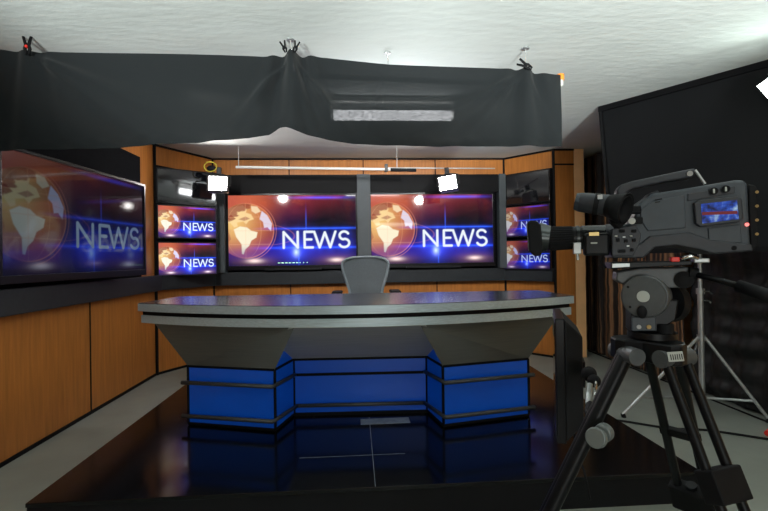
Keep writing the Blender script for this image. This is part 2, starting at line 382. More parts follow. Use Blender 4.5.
# ------------------------------------------------------------------ the picture on the screens
def picture(nu, nv):
    u, v = np.meshgrid((np.arange(nu+1))/nu, (np.arange(nv+1))/nv, indexing='ij')
    A = 16/9; x, y = u*A, v
    col = np.zeros(u.shape+(3,))
    S = lambda *c: np.array(srgb(*c)[:3])
    def mix(c, w): 
        nonlocal col
        w = np.clip(w,0,1)[...,None]; col = col*(1-w)+np.array(c)*w
    def add(c, w):
        nonlocal col
        col = col+np.array(c)*np.clip(w,0,None)[...,None]
    ss = lambda a, b, t: (lambda k: k*k*(3-2*k))(np.clip((t-a)/(b-a),0,1))
    g = lambda d, s: np.exp(-(d/s)**2)
    def fbm(sx, sy, seed):
        rs = np.random.RandomState(seed); o = np.zeros(u.shape); amp = 1; tot = 0
        for k in range(4):
            n = rs.rand(40,40); fx = (u*sx*2**k) % 38; fy = (v*sy*2**k) % 38
            i, j = fx.astype(int), fy.astype(int); a, b = fx-i, fy-j; a = a*a*(3-2*a); b = b*b*(3-2*b)
            o += amp*(n[i,j]*(1-a)*(1-b)+n[i+1,j]*a*(1-b)+n[i,j+1]*(1-a)*b+n[i+1,j+1]*a*b); tot += amp; amp *= .5
        return o/tot
    f1, f2 = fbm(4,3,1), fbm(7,5,2)
    mix(S(34,16,62), np.ones(u.shape))
    mix(S(6,5,16), ss(.45,.75,u)*ss(.30,.5,v)*.97)
    mix(S(16,22,120), ss(.58,.2,v)*.9)
    mix(S(6,8,52), ss(.17,.0,v)*.9)
    warm = ss(.56,1.05,v+.16*(f1-.5)+.1*(f2-.5))*(1-.75*ss(.45,1.0,u))
    mix(S(150,40,44), warm*.95)
    mix(S(110,30,46), ss(.8,1.0,v)*.7)
    mix(S(232,120,62), np.clip(ss(.50,.0,u)*ss(.3,1.0,v)*1.15,0,1))
    mix(S(170,70,80), ss(.38,.0,u)*ss(.0,.5,v)*.6)
    mix(S(220,96,60), ss(.5,.8,f2)*warm*.5)
    mix(S(36,12,40), ss(.48,.7,f1)*ss(.33,.55,u)*ss(.45,.6,v)*.75)
    # globe
    cx, cy, R = .236, .50, .388
    dx, dy = (x-cx)/R, (y-cy)/R; rr = np.hypot(dx,dy); ins = ss(1.01,.985,rr)
    mix(S(196,92,58), ins*.8)
    mix(S(255,214,130), ins*g(np.hypot(dx+.5,dy-.4),.8)*.9)
    mix(S(120,50,70), ins*ss(.5,1.1,dx-dy*.7)*.55)
    def poly(pts, c, w, soft=.02):
        P = np.array(pts); inside = np.zeros(u.shape,bool); dist = np.full(u.shape,9.)
        for i in range(len(P)):
            (x1,y1),(x2,y2) = P[i],P[(i+1)%len(P)]
            cond = ((y1>dy)!=(y2>dy)) & (dx < (x2-x1)*(dy-y1)/((y2-y1) if y2!=y1 else 1e-9)+x1); inside ^= cond
            t = np.clip(((dx-x1)*(x2-x1)+(dy-y1)*(y2-y1))/((x2-x1)**2+(y2-y1)**2+1e-9),0,1)
            dist = np.minimum(dist,np.hypot(dx-x1-t*(x2-x1),dy-y1-t*(y2-y1)))
        mix(c, ss(-soft,soft,np.where(inside,dist,-dist))*ins*w)
    land = S(255,246,214)
    poly([(-.42,.05),(-.2,.16),(.05,.12),(.2,.0),(.42,-.06),(.38,-.25),(.2,-.36),(.12,-.55),(-.02,-.68),(-.08,-.86),(-.14,-.84),(-.15,-.5),(-.34,-.22)], land, .95)
    poly([(-.95,.3),(-.85,.62),(-.5,.85),(-.1,.93),(.05,.8),(.02,.66),(.2,.6),(.3,.42),(.12,.36),(.02,.24),(-.08,.34),(-.3,.3),(-.28,.16),(-.4,.12),(-.55,.3),(-.75,.22)], S(255,222,160), .85)
    poly([(.2,.9),(.42,.88),(.55,.7),(.36,.62),(.22,.72)], S(255,232,190), .8)
    poly([(.58,.72),(.78,.55),(.94,.25),(.9,-.02),(.78,.12),(.66,.1),(.62,.32),(.5,.42)], S(232,226,244), .85)
    poly([(-.72,.5),(-.5,.58),(-.34,.44),(-.5,.36),(-.6,.42)], S(150,60,40), .8)
    poly([(-.25,.42),(.0,.52),(.16,.44),(-.04,.36)], S(150,60,60), .6)
    poly([(-.86,-.06),(-.6,-.02),(-.52,-.3),(-.7,-.5),(-.84,-.4)], S(150,60,70), .45)
    mix(S(150,56,48), ins*ss(.56,.66,fbm(9,7,5))*ss(-.1,.3,dy)*.8)
    for k in (.0,.5,-.5): mix(S(255,190,140), ins*g(dy-k*1.0,.012)*.35)
    for k in (-.7,.0,.55): mix(S(255,190,140), ins*g(dx-k*np.sqrt(np.clip(1-dy**2,0,1)),.012)*.3)
    mix(S(240,150,110), g(rr-1.0,.016)*.75*ss(-.4,.4,dx)); mix(S(230,140,120), g(rr-1.09,.012)*.55*ss(.1,.7,dx-.2*dy))
    mix(S(220,130,130), g(np.hypot((x-.36)/.55,(y-.46)/.16+ (x-.36)*.5)-1,.02)*.35*ss(.2,.6,x))
    # the lower part of the globe sinks into blue light
    mix(S(52,40,140), ins*ss(.34,.1,v)*.6)
    # blue flares
    add(S(30,70,220), g(v-.525,.018)*ss(.15,.5,u)*.9); add(S(60,120,255), g(v-.525,.005)*ss(.3,.6,u)*.6)
    add(S(20,60,230), g(v-.25,.022)*ss(.1,.45,u)*.9); add(S(60,130,255), g(v-.25,.006)*ss(.2,.6,u)*.6)
    add(S(40,80,255), g(v-.965,.018)*g(u-.72,.2)*1.0)
    add(S(60,110,255), g((u-.545),.004)*g(v-.16,.22)*.8); add(S(50,100,255), g((u-.605),.004)*g(v-.62,.14)*.8)
    add(S(50,90,255), np.exp(-np.hypot((x-.933)/.11,(y-.2)/.12)**1.4)*.95)
    add(S(200,220,255), np.exp(-np.hypot((x-.933)/.035,(y-.185)/.05)**1.6)*1.2)
    add(S(60,40,200), g(np.hypot((x-.93)/1.0,(y-.2)/.22),.6)*.4)
    for cu, w in ((.2,.055),(.845,.05)):
        add(S(255,170,130), np.exp(-np.hypot((u-cu)/.12,(v-.075)/.06)**1.6)*.22)
        add(S(255,235,220), np.exp(-np.hypot((u-cu)/w,(v-.07)/.027)**2)*.95)
    # NEWS
    def seg(x1,y1,x2,y2):
        t = np.clip(((x-x1)*(x2-x1)+(y-y1)*(y2-y1))/((x2-x1)**2+(y2-y1)**2),0,1)
        return np.hypot(x-x1-t*(x2-x1), y-y1-t*(y2-y1))
    t0, t1 = .252, .475; d = np.full(u.shape, 9.)
    def st(pts):
        nonlocal d
        for a, b in zip(pts, pts[1:]): d = np.minimum(d, seg(a[0]*A,a[1],b[0]*A,b[1]))
    st([(.428,t0),(.428,t1),(.538,t0),(.538,t1)])
    st([(.656,t1),(.592,t1),(.592,t0),(.656,t0)]); st([(.592,.366),(.645,.366)])
    st([(.668,t1),(.710,t0),(.752,t1-.01),(.794,t0),(.836,t1)])
    arc = [(.905+.036*math.cos(a), .418+.057*math.sin(a)) for a in np.linspace(.5,PI*1.42,14)]
    arc2 = [(.905+.040*math.cos(a), .310+.060*math.sin(a)) for a in np.linspace(PI*.44,-PI*.86,14)]
    st(arc+arc2)
    add(S(40,70,200), np.exp(-(d/.07)**2)*.35)
    mix(S(238,246,255), ss(.022,.012,d))
    # right edge and border falloff of the graphic itself
    mix(S(20,10,40), ss(.93,1.02,u)*.5)
    return np.clip(col,0,1.6)
NU, NV = 272, 153
PIC = picture(NU, NV)
def screen_mesh(m):
    me = bpy.data.meshes.new('screen')
    bm = bmesh.new()
    vs = [[bm.verts.new((i/NU-.5, 0, j/NV-.5)) for j in range(NV+1)] for i in range(NU+1)]
    for i in range(NU):
        for j in range(NV): bm.faces.new((vs[i][j], vs[i+1][j], vs[i+1][j+1], vs[i][j+1]))
    bm.to_mesh(me); bm.free()
    at = me.color_attributes.new('picture', 'FLOAT_COLOR', 'POINT')
    a = np.ones(((NU+1)*(NV+1), 4), dtype=np.float32); a[:, :3] = PIC.reshape(-1, 3)
    at.data.foreach_set('color', a.ravel())
    me.materials.append(m); return me

def make_tv(name, label, cat, loc, rz, w, h, screen, depth=.06, bez=.022, bezb=.03, group=None):
    """flat panel; origin at the middle of the screen, facing local -y"""
    t = thing(name, label, cat, loc, rz, group)
    W, Hh = w/2, h/2
    MB().span((-W-bez+.012,.014,-Hh-bezb+.012), (W+bez-.012,depth,Hh+bez-.012)).build('back_shell', 'plastic', t, bevel=.008)
    f = MB()
    f.span((-W-bez,-.012,Hh), (W+bez,.02,Hh+bez)); f.span((-W-bez,-.012,-Hh-bezb), (W+bez,.02,-Hh))
    f.span((-W-bez,-.012,-Hh), (-W,.02,Hh)); f.span((W,-.012,-Hh), (W+bez,.02,Hh))
    f.build('bezel', 'tv_black', t, bevel=.002)
    if isinstance(screen, bpy.types.Mesh):
        s = bpy.data.objects.new('screen', screen); C.objects.link(s); s.parent = t; s.scale = (w,1,h)
    else: MB().span((-W,-.003,-Hh), (W,.006,Hh)).build('screen', screen, t)
    MB().span((-.16,depth,-.12), (.16,depth+.02,.12)).build('wall_mount', 'plastic', t)
    return t
scr_big = screen_mesh(mat_screen('big_screen_picture', 1.0))
scr_side = screen_mesh(mat_screen('side_screen_picture', .17, .004, (.60,.80,1.05)))
scr_l = screen_mesh(mat_screen('left_small_screen_picture', 1.1, .004, (.92,1,1.15)))
scr_r = screen_mesh(mat_screen('right_small_screen_picture', .62, .004, (.75,.85,1.25)))
TW, TH = 1.59, .884; tz = (2.051+1.1675)/2
tvL = make_tv('television', 'big wall television behind the desk with green dots along the bottom of its picture', 'television', (-.781,5.705,tz), 0, TW, TH, scr_big, bezb=.05, group='pair of big televisions behind the desk')
tvR = make_tv('television', 'big wall television behind the desk with a lit studio lamp hanging over its top edge', 'television', (.998,5.705,tz), 0, TW-.01, TH, scr_big, bezb=.05, group='pair of big televisions behind the desk')
for k in range(9): MB().span((-.19+k*.045,-.006,-.415), (-.19+k*.045+(.03 if k < 6 else .012),-.004,-.404)).build('channel_dot', 'green_led', tvL)
for t, xx in ((tvL,.33),(tvR,.2)): MB().span((-.35,-.06,-.50), (.35,-.005,-.478)).build('sound_strip', 'plastic', t)
# television on the left wall, turned a little towards the desk
p0, p1 = Vector((-2.085,2.78,0)), Vector((-1.945,4.26,0)); d = p1-p0
make_tv('television', 'big dim television on the left wood wall under the black drape', 'television', ((p0.x+p1.x)/2,(p0.y+p1.y)/2,1.555), math.atan2(d.y,d.x), d.length, .765, scr_side, bezb=.05, depth=.055)
# stacks of small monitors on the angled walls
a, b = Vector((-2.155,5.065)), Vector((-1.643,5.417)); d = b-a; c = (a+b)/2
LW = d.length; ra = math.atan2(d.y,d.x)
make_tv('monitor', 'small lit monitor in the left angled stack, directly under the switched-off one', 'monitor', (c.x,c.y,1.683), ra, LW, .353, scr_l, .05, .014, .014, 'small monitors showing the news picture')
make_tv('monitor', 'lowest small lit monitor in the left angled stack, just above the ledge', 'monitor', (c.x,c.y,1.268), ra, LW, .358, scr_l, .05, .014, .014, 'small monitors showing the news picture')
make_tv('monitor', 'switched-off black monitor on top of the left angled stack, mirroring a white tube', 'monitor', (c.x,c.y,2.083), ra, LW, .365, 'glass_dark', .05, .014, .014, 'switched-off top monitors')
a = Vector((XR,B)); b = Vector((XO,YO)); d = (b-a).normalized(); c = (a+b)/2+nr*.09-d*.005; ra = math.atan2(d.y,d.x)
make_tv('monitor', 'small lit monitor in the right angled stack, partly hidden by the camera lens hood', 'monitor', (c.x,c.y,1.678), ra, .632, .37, scr_r, .05, .014, .014, 'small monitors showing the news picture')
make_tv('monitor', 'lowest small lit monitor in the right angled stack, below the camera lens', 'monitor', (c.x,c.y,1.257), ra, .64, .352, scr_r, .05, .014, .014, 'small monitors showing the news picture')
make_tv('monitor', 'switched-off black monitor on top of the right angled stack beside the wood column', 'monitor', (c.x,c.y,2.09), ra, .632, .372, 'glass_dark', .05, .014, .014, 'switched-off top monitors')

# ------------------------------------------------------------------ news desk
dk = thing('news_desk', 'wide curved silver news desk with glowing blue front panels', 'desk', (.02,3.0,PH), -.037)
def desk_outline(inset, n=40):
    hw, yc, ye = 1.445-inset, -.39+inset, -.025+inset
    sg = ye-yc; R = (hw*hw+sg*sg)/(2*sg)
    pts = []
    for i in range(n+1):
        x = -hw+2*hw*i/n; pts.append((x, yc+R-math.sqrt(R*R-x*x)))
    return pts+[(1.39-inset,.475),(-1.39+inset,.475)]
def slab(i, z0, z1): return MB().prism([(x,y,z0) for x, y in desk_outline(i)], (0,0,z1-z0))
slab(0, .763, .811).build('front_edge', 'silver', dk)
slab(.004, .811, .815).build('desktop', 'desk_top', dk)
slab(.022, .735, .763).build('shadow_gap', 'trim_black', dk)
slab(.014, .685, .735).build('lower_edge', 'silver', dk)
Hb = .39; Hu = .685
for s in (-1, 1):
    pd = MB()
    fo, fi, rc = (s*1.137,.005), (s*.533,-.15), (s*.464,.135)
    zapex = .563
    # box of the pedestal: front, outer side, back, inner side
    base = [fo, fi, rc, (s*.464,.40), (s*1.137,.40)]
    pd.prism([(x,y,.02) for x, y in base], (0,0,Hb-.02))
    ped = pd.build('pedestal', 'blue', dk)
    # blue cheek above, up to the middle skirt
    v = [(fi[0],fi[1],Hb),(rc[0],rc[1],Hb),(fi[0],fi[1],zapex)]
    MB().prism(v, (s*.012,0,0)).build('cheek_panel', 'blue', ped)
    # leaning metal skirt with its return
    tO, tI = (s*1.335,-.035), (s*.372,-.345)
    A, B2, C2, D2 = Vector((*fo,Hb)), Vector((*fi,Hb)), Vector((*tI,Hu)), Vector((*tO,Hu))
    sk = MB(); sk.prism([A,B2,C2,D2], (0,.012,.006))
    # return that closes the outer end
    sk.prism([A,D2,Vector((s*1.30,.40,Hu)),Vector((fo[0],.40,Hb))], (-s*.012,0,.004))
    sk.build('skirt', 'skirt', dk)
    # black edge strips
    e = MB()
    def strip(p, q, r=.009): e.cyl(p, q, r, n=8)
    for p in (fo, fi, rc): strip((*p,.012), (*p,Hb))
    for z in (.012, Hb):
        strip((*fo,z), (*fi,z)); strip((*fi,z), (*rc,z))
    e.prism([(x,y,0) for x, y in base], (0,0,.02))
    e.build('edge_strip', 'trim_black', ped)
    for z in (.077,.294):
        n = Vector((-.155*s*s,-.604)).normalized()
        o = .028
        pts = [Vector((s*1.16,-.040,z)), Vector((s*.540,-.186,z)), Vector((s*.448,.09,z))]
        if z < .1: pts[-1] = Vector((s*.440,.104,z))
        MB().tube([pts[0], pts[0].lerp(pts[1],.5), pts[1], pts[1].lerp(pts[2],.08), pts[2]], .0135, 12).build('rail', 'rail', ped, smooth='all')
mp_ = MB(); mp_.prism([(-.464,.135,.02),(.464,.135,.02),(.464,.135,Hb),(-.464,.135,Hb)], (0,.03,0))
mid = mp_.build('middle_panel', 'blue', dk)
MB().tube([(-.445,.104,.077),(0,.104,.077),(.445,.104,.077)], .0135, 12).build('rail', 'rail', mid, smooth='all')
e = MB(); e.span((-.464,.126,.274), (.464,.137,.292)); e.span((-.464,.122,Hb-.008), (.464,.14,Hb+.008)); e.span((-.464,.12,0), (.464,.165,.02))
e.build('edge_strip', 'trim_black', mid)
q = lambda z: .135-.485*(z-Hb)/.295
MB().prism([(-.464,.135,Hb),(.464,.135,Hb),(.53,q(.563),.563),(.40,q(Hu),Hu),(-.40,q(Hu),Hu),(-.53,q(.563),.563)], (0,.012,.006)).build('middle_skirt', 'skirt_lit', dk)

# ------------------------------------------------------------------ office chair
ch = thing('office_chair', 'grey mesh-backed office chair behind the news desk', 'chair', (.10,4.25,PH+.002))
def back_pt(u, v):   # u -1..1, v 0..1 up
    prof = [(0,.150),(.12,.152),(.3,.168),(.5,.196),(.7,.222),(.85,.233),(.94,.225),(1,.19)]
    w = float(np.interp(v, [p[0] for p in prof], [p[1] for p in prof]))
    z = .66+v*.435-(.02*abs(u)**3*v)
    y = .16+.10*v-.05*math.cos(u*PI/2)*0+.035*(u*u)*-1+.03*math.sin(v*PI)
    return Vector((u*w, y, z))
MB().grid(lambda a, b: back_pt(a*2-1, b), 20, 20).build('back_mesh', 'mesh_grey', ch, solid=.006, smooth='all')
edge = [back_pt(-1,v) for v in np.linspace(0,1,16)]+[back_pt(u,1) for u in np.linspace(-.85,.85,14)]+[back_pt(1,v) for v in np.linspace(1,0,16)]+[back_pt(u,0) for u in np.linspace(.8,-.8,8)]
MB().tube(edge, .013, 10, True).build('back_frame', 'chair_frame', ch, smooth='all')
MB().tube([back_pt(u,.78)+Vector((0,.03,0)) for u in np.linspace(.1,.75,6)], .006, 8).build('lumbar_bar', 'chair_frame', ch, smooth='all')
MB().prism([(-.24,-.26,.44),(.24,-.26,.44),(.25,.12,.44),(.18,.2,.44),(-.18,.2,.44),(-.25,.12,.44)], (0,0,.04)).build('seat', 'mesh_grey', ch, bevel=.015)
MB().tube([(0,.1,.42),(0,.24,.46),(0,.27,.6),(0,.25,.78)], .02, 10).build('back_support', 'chair_frame', ch, smooth='all')
for s in (-1,1):
    MB().span((s*.275-.05,-.10,.745), (s*.275+.05,.12,.775)).build('armrest', 'rubber', ch, bevel=.012)
    MB().tube([(s*.2,.1,.42),(s*.29,.1,.46),(s*.275,.05,.745)], .016, 8).build('arm_post', 'chair_frame', ch, smooth='all')
MB().cyl((0,0,.1), (0,0,.44), .03).build('gas_column', 'rubber', ch, smooth=True)
for k in range(5):
    a = k*2*PI/5+.3; x, y = .31*math.cos(a), .31*math.sin(a)
    lg = MB().tube([(0,0,.12),(x*.5,y*.5,.105),(x,y,.075)], [.03,.024,.018], 8).build('base_leg', 'chair_frame', ch, smooth='all')
    MB().cyl((x-.02*math.sin(a),y+.02*math.cos(a),.03), (x+.02*math.sin(a),y-.02*math.cos(a),.03), .03, n=16).build('caster', 'rubber', lg, smooth=True)

# ------------------------------------------------------------------ drape, its pipe, clamps and wires
def drape_pt(u, v):     # u 0..1 left to right, v 0 top..1 bottom
    x = -2.13+u*3.415
    top = float(np.interp(x, [-2.2,-1.88,-.5,-.40,-.36,-.30,.217,1.02,1.07,1.12,1.29], [2.485,2.473,2.452,2.472,2.485,2.468,2.424,2.395,2.405,2.375,2.362]))
    bot = float(np.interp(x, [-2.2,-1.4,-.9,-.62,-.50,-.44,-.40,-.34,-.15,0,.283,1.29], [1.895,1.912,1.935,1.960,1.99,2.03,2.028,2.005,1.96,1.933,1.922,1.918]))
    z = top+(bot-top)*v
    y = 2.70
    # gathers that hang from the clamps
    for gx, amp, wd in ((-.36,.05,.10),(1.07,.025,.10),(-1.88,.02,.12)):
        k = math.exp(-((x-gx)/(wd*(1+1.6*v)))**2)
        y -= amp*k*math.cos((x-gx)/(wd*(1+1.2*v))*5.0)*(1-.35*v)
    # slack folds sweeping down from the clamps
    for gx, gz, ang, amp in ((-.36,2.47,-.95,.034),(-.36,2.47,-1.3,.03),(-.36,2.47,-2.25,.034),(-1.88,2.47,-.42,.036),(-1.88,2.47,-.62,.032),(1.07,2.4,-2.3,.032),(1.07,2.4,-2.6,.028),(1.07,2.4,-1.2,.012),(.22,2.42,-1.9,.01)):
        dx, dz = x-gx, z-gz; r = math.hypot(dx,dz)
        if r > 1e-3:
            d = (math.atan2(dz,dx)-ang); y += -amp*math.exp(-(d/.09)**2)*min(1,r/.15)*math.exp(-r*.5)
    y += .008*math.sin(x*9+v*2)*v+.012*math.sin(x*3.1+1)
    if v > .9: y += .004*math.sin(x*40)
    if v > .955: z += .0
    return Vector((x,y,z))
dr = MB().grid(lambda a, b: drape_pt(a,b), 260, 40).build('drape', 'drape', None, smooth='all')
tag(dr, 'long black cloth valance hung below the ceiling in front of the set', 'drape')
pp = thing('hanging_pipe', 'white pipe with an orange-capped end carrying the black drape', 'pipe', (0,2.775,0))
MB().cyl((-2.15,0,2.44), (1.29,0,2.325), .016).build('tube', 'pipe_white', pp, smooth=True)
MB().tube([(1.26,0,2.327),(1.30,0,2.328),(1.318,0,2.34),(1.322,0,2.366)], [.022,.024,.024,.022], 14).build('elbow', 'pipe_white', pp, smooth='all')
MB().cyl((1.322,0,2.362), (1.326,0,2.40), .025, .022).build('cap', 'orange', pp, smooth=True)
def wire(x, y, z0, label):
    w = thing('hanging_wire', label, 'wire', (x,y,CZ), 0, 'wires holding the drape')
    MB().cyl((0,0,-.008), (0,0,0), .022, n=16).build('ceiling_hook', 'steel', w)
    MB().tube([(0,0,-.005),(.004,.01,-.05),(0,2.765-y,z0-CZ)], .0038, 6).build('strand', 'chrome', w)
wire(-.36,2.64,2.40,'thin wire from ceiling above the gathered middle of the drape')
wire(.22,2.79,2.38,'short wire from ceiling over the light shining through the drape')
wire(1.07,2.70,2.35,'thin wire from ceiling near the orange-capped end of the pipe')
def clamp(x, y, z, tilt, label, sc=1, tip='rubber'):
    c = thing('spring_clamp', label, 'clamp', (x,y,z), 0, 'spring clamps on the drape', rot=(0,tilt,0))
    for s in (-1,1):
        MB().tube([(s*.006*sc,0,-.045*sc),(s*.014*sc,0,-.01*sc),(s*.008*sc,0,.01*sc),(s*.022*sc,0,.06*sc)], [.006*sc,.009*sc,.009*sc,.007*sc], 8).build('jaw', 'rubber', c, smooth='all')
    MB().cyl((0,-.012*sc,0), (0,.012*sc,0), .008*sc, n=12).build('spring', tip, c)
clamp(-1.84,2.66,2.475,.0,'black spring clamp with a red pivot at the far left of the drape',1.0,'red')
clamp(-.392,2.62,2.475,-.3,'black spring clamp leaning left over the gather in the drape',.65)
clamp(-.328,2.62,2.475,.3,'black spring clamp leaning right over the gather in the drape',.65)
clamp(1.055,2.66,2.405,-1.1,'black spring clamp lying flat on the right part of the drape',.9)

# ------------------------------------------------------------------ fluorescent tube behind the drape
fl = thing('fluorescent_light', 'lit fluorescent ceiling tube glowing through the black drape', 'ceiling light', (.315,3.56,CZ))
MB().span((-.60,-.028,-.045), (.60,.028,-.01)).build('housing', 'pipe_white', fl, bevel=.006)
for xx in (-.5,.5): MB().span((xx-.02,-.02,-.02), (xx+.02,.02,0)).build('bracket', 'pipe_white', fl)
MB().cyl((-.47,0,-.15), (.47,0,-.15), .040).build('tube', 'tube_lit', fl, smooth=True)
for xx in (-.505,.505): MB().span((xx-.02,-.03,-.19), (xx+.02,.03,-.04)).build('end_holder', 'pipe_white', fl, bevel=.004)

# ------------------------------------------------------------------ lighting pipe and the two studio lamps
LY = 5.15
rl = thing('lighting_pipe', 'white lighting pipe slung in front of the upper wood band', 'pipe', (0,LY,0))
MB().cyl((-1.33,0,2.295), (.42,0,2.265), .015).build('tube', 'pipe_white', rl, smooth=True)
MB().cyl((.42,0,2.26), (.72,0,2.255), .02).build('sleeve', 'rubber', rl, smooth=True)
MB().cyl((.36,.03,2.288), (1.66,.03,2.279), .007, n=10).build('rod', 'steel', rl)
MB().span((.355,-.025,2.24), (.39,.045,2.325)).build('coupler', 'rail', rl, bevel=.004)
MB().cyl((.50,.03,2.285), (.50,.03,CZ), .005, n=8).build('hanger', 'steel', rl)
MB().cyl((-1.30,.0,2.295), (-1.30,.0,CZ), .005, n=8).build('hanger', 'steel', rl)
def lamp(loc, rz, tiltx, roll, label, zup):
    t = thing('studio_lamp', label, 'studio light', loc, 0, 'lit studio lamps over the televisions', rot=(tiltx,roll,rz))
    MB().span((-.105,.012,-.087), (.105,.11,.087)).build('housing', 'foil', t, bevel=.012)
    MB().span((-.095,-.001,-.078), (.095,.016,.078)).build('lit_face', 'lamp_face', t)
    f = MB(); f.span((-.112,-.008,.078),(.112,.02,.09)); f.span((-.112,-.008,-.09),(.112,.02,-.078)); f.span((-.112,-.008,-.078),(-.095,.02,.078)); f.span((.095,-.008,-.078),(.112,.02,.078))
    f.build('rim', 'lamp_black', t)
    y = MB(); y.tube([(-.125,.055,0),(-.125,.055,.10),(-.03,.055,.125),(.03,.055,.125),(.125,.055,.10),(.125,.055,0)], .008, 8)
    y.cyl((-.13,.055,0), (-.10,.055,0), .016, n=12); y.cyl((.10,.055,0), (.13,.055,0), .016, n=12)
    y.build('yoke', 'lamp_black', t)
    MB().span((-.025,.03,.12), (.025,.08,.20)).build('clamp', 'lamp_black', t, bevel=.006)
    return t
l1 = lamp((-1.515,LY-.06,2.10), .12, -.12, .02, 'lit studio lamp hanging at the left end of the white pipe', .2)
l2 = lamp((1.075,LY-.06,2.095), -.34, -.12, -.12, 'lit studio lamp hanging over the right big television', .2)
cl = MB(); cl.tube([(.12*math.cos(a)*.55-.09,.03,.20+.055*math.sin(a)) for a in np.linspace(0,2*PI,24)][:-1], .006, 8, True)
cl.build('coiled_cord', 'yellow', l1, smooth='all')
MB().sph((-.08,.05,.185), .04, (1.3,.8,.9)).build('clamp_knob', 'rubber', l1, smooth='all')

# ------------------------------------------------------------------ right side: curtains, black flat, flood lamp
def curtain(name, label, x0, y0, y1, z1, mat, fold, wr, cat='curtain'):
    n = 160
    def f(u, v):
        y = y0+(y1-y0)*u; z = .012+(z1-.012)*v
        x = x0+fold*math.sin(u*(y1-y0)*26+.8*math.sin(v*2))+.4*fold*math.sin(u*(y1-y0)*61+1.3)
        x += wr*math.sin(z*38+3*math.sin(y*2.2)+1.2*math.sin(z*9))*math.sin(y*3+z*2)
        x += wr*.8*math.sin(z*17-2.6*math.sin(y*3.1))
        return Vector((x,y,z))
    o = MB().grid(f, n, 90).build(name, mat, None, smooth='all', solid=.004)
    return tag(o, label, cat)
curtain('curtain', 'black and brown striped curtain beside the peach wall at the right', 3.02, 5.72, 3.93, 2.50, 'curtain_brown', .014, .003)
curtain('curtain', 'wrinkled black cloth hung behind the silver light stand', 3.06, 3.91, 2.2, 2.46, 'curtain_black', .010, .016)
tag(MB().tube([(2.985,y,.008) for y in np.linspace(5.6,2.2,30)], .007, 8).build('cable', 'rubber', None, smooth='all'), 'thin dark cable lying along the foot of the right-hand curtains', 'cable')
fp = thing('black_flat', 'large smooth black flat hung under the ceiling behind the video camera', 'panel', (2.145,3.755,0), math.atan2(-.94,.635))
# local x runs along the flat towards the viewer, local -y faces the set
MB().prism([(0,0,2.515),(1.27,0,2.515),(1.27,0,1.27),(.085,0,1.27)], (0,.03,0)).build('board', 'panel_black', fp)
fr = MB(); fr.span((-.012,-.016,2.485), (1.275,.035,2.531)); fr.tube([(0,0,2.51),(.085,0,1.27)], .018, 8); fr.span((.08,-.012,1.25), (1.275,.035,1.285))
fr.build('frame', 'trim_black', fp)

# flood lamp, its lit face a square stood on its corner
fd = thing('flood_lamp', 'bright white flood lamp in front of the black flat at the ceiling', 'flood light', (2.55,2.50,2.235), 0, None, rot=(.15,PI/4+.25,-.75))
MB().span((-.085,.015,-.085), (.085,.09,.085)).build('housing', 'lamp_black', fd, bevel=.01)
MB().span((-.085,0,-.085), (.085,.016,.085)).build('lit_face', 'flood_face', fd)
MB().cyl((-.115,.03,-.0), (-.085,.03,-.0), .012).build('knob', 'dirty_white', fd)
hg = MB().tube([(.0,.05,.08),(.10,.06,.16),(.165,.04,.225)], .009, 8).build('hanger', 'lamp_black', fd)

# light stand
ls = thing('light_stand', 'silver folding light stand in front of the wrinkled black cloth', 'light stand', (2.70,3.35,0))
MB().cyl((0,0,.10), (0,0,.95), .021).build('lower_pole', 'steel', ls, smooth=True)
MB().cyl((0,0,.95), (0,0,1.62), .016).build('upper_pole', 'steel', ls, smooth=True)
for z in (.95, .585, .11): MB().cyl((0,0,z-.025), (0,0,z+.02), .03, n=16).build('collar', 'steel', ls, smooth=True)
MB().tube([(0,-.02,.95),(.05,-.03,.945),(.075,-.03,.93)], .009, 8).build('wing_knob', 'chrome', ls)
MB().tube([(0,-.02,.88),(.045,-.03,.875),(.06,-.03,.86)], .009, 8).build('wing_knob', 'chrome', ls)
for a, rr in ((math.radians(-42),.40),(math.radians(184),.68),(math.radians(75),.36)):
    dx, dy = math.cos(a), math.sin(a)
    lg = MB().tube([(dx*.025,dy*.025,.585),(dx*rr,dy*rr,.02)], .012, 8).build('leg', 'steel', ls)
    MB().tube([(dx*.025,dy*.025,.115),(dx*rr*.78,dy*rr*.78,.145)], .010, 8).build('brace', 'steel', lg)
    MB().cyl((dx*(rr-.01),dy*(rr-.01),.0), (dx*rr,dy*rr,.03), .017, n=12).build('foot', 'rubber', lg)

# cables on the floor
def cable(pts, r, label, mat='rubber'):
    P = [Vector(p) for p in pts]; out = []
    for i in range(len(P)-1):
        p0, p1, p2, p3 = P[max(i-1,0)], P[i], P[i+1], P[min(i+2,len(P)-1)]
        for k in range(8):
            t = k/8; out.append(.5*((2*p1)+(p2-p0)*t+(2*p0-5*p1+4*p2-p3)*t*t+(3*p1-p0-3*p2+p3)*t**3))
    out.append(P[-1])
    return tag(MB().tube(out, r, 8).build('cable', mat, None, smooth='all'), label, 'cable')
cable([(1.73,3.30,.008),(1.95,3.22,.008),(2.2,3.05,.008),(2.45,2.98,.008),(2.75,2.78,.008),(2.93,2.70,.008)], .008, 'black cable crossing the grey floor behind the tripod legs')
rp = thing('cable_plug', 'small red plug lying on the grey floor in front of the black cloth', 'plug', (2.79,2.88,.0), .6)
MB().cyl((-.03,0,.02), (.05,0,.02), .018).build('body', 'red', rp); MB().cyl((.05,0,.02), (.12,0,.012), .008).build('cord', 'rubber', rp)

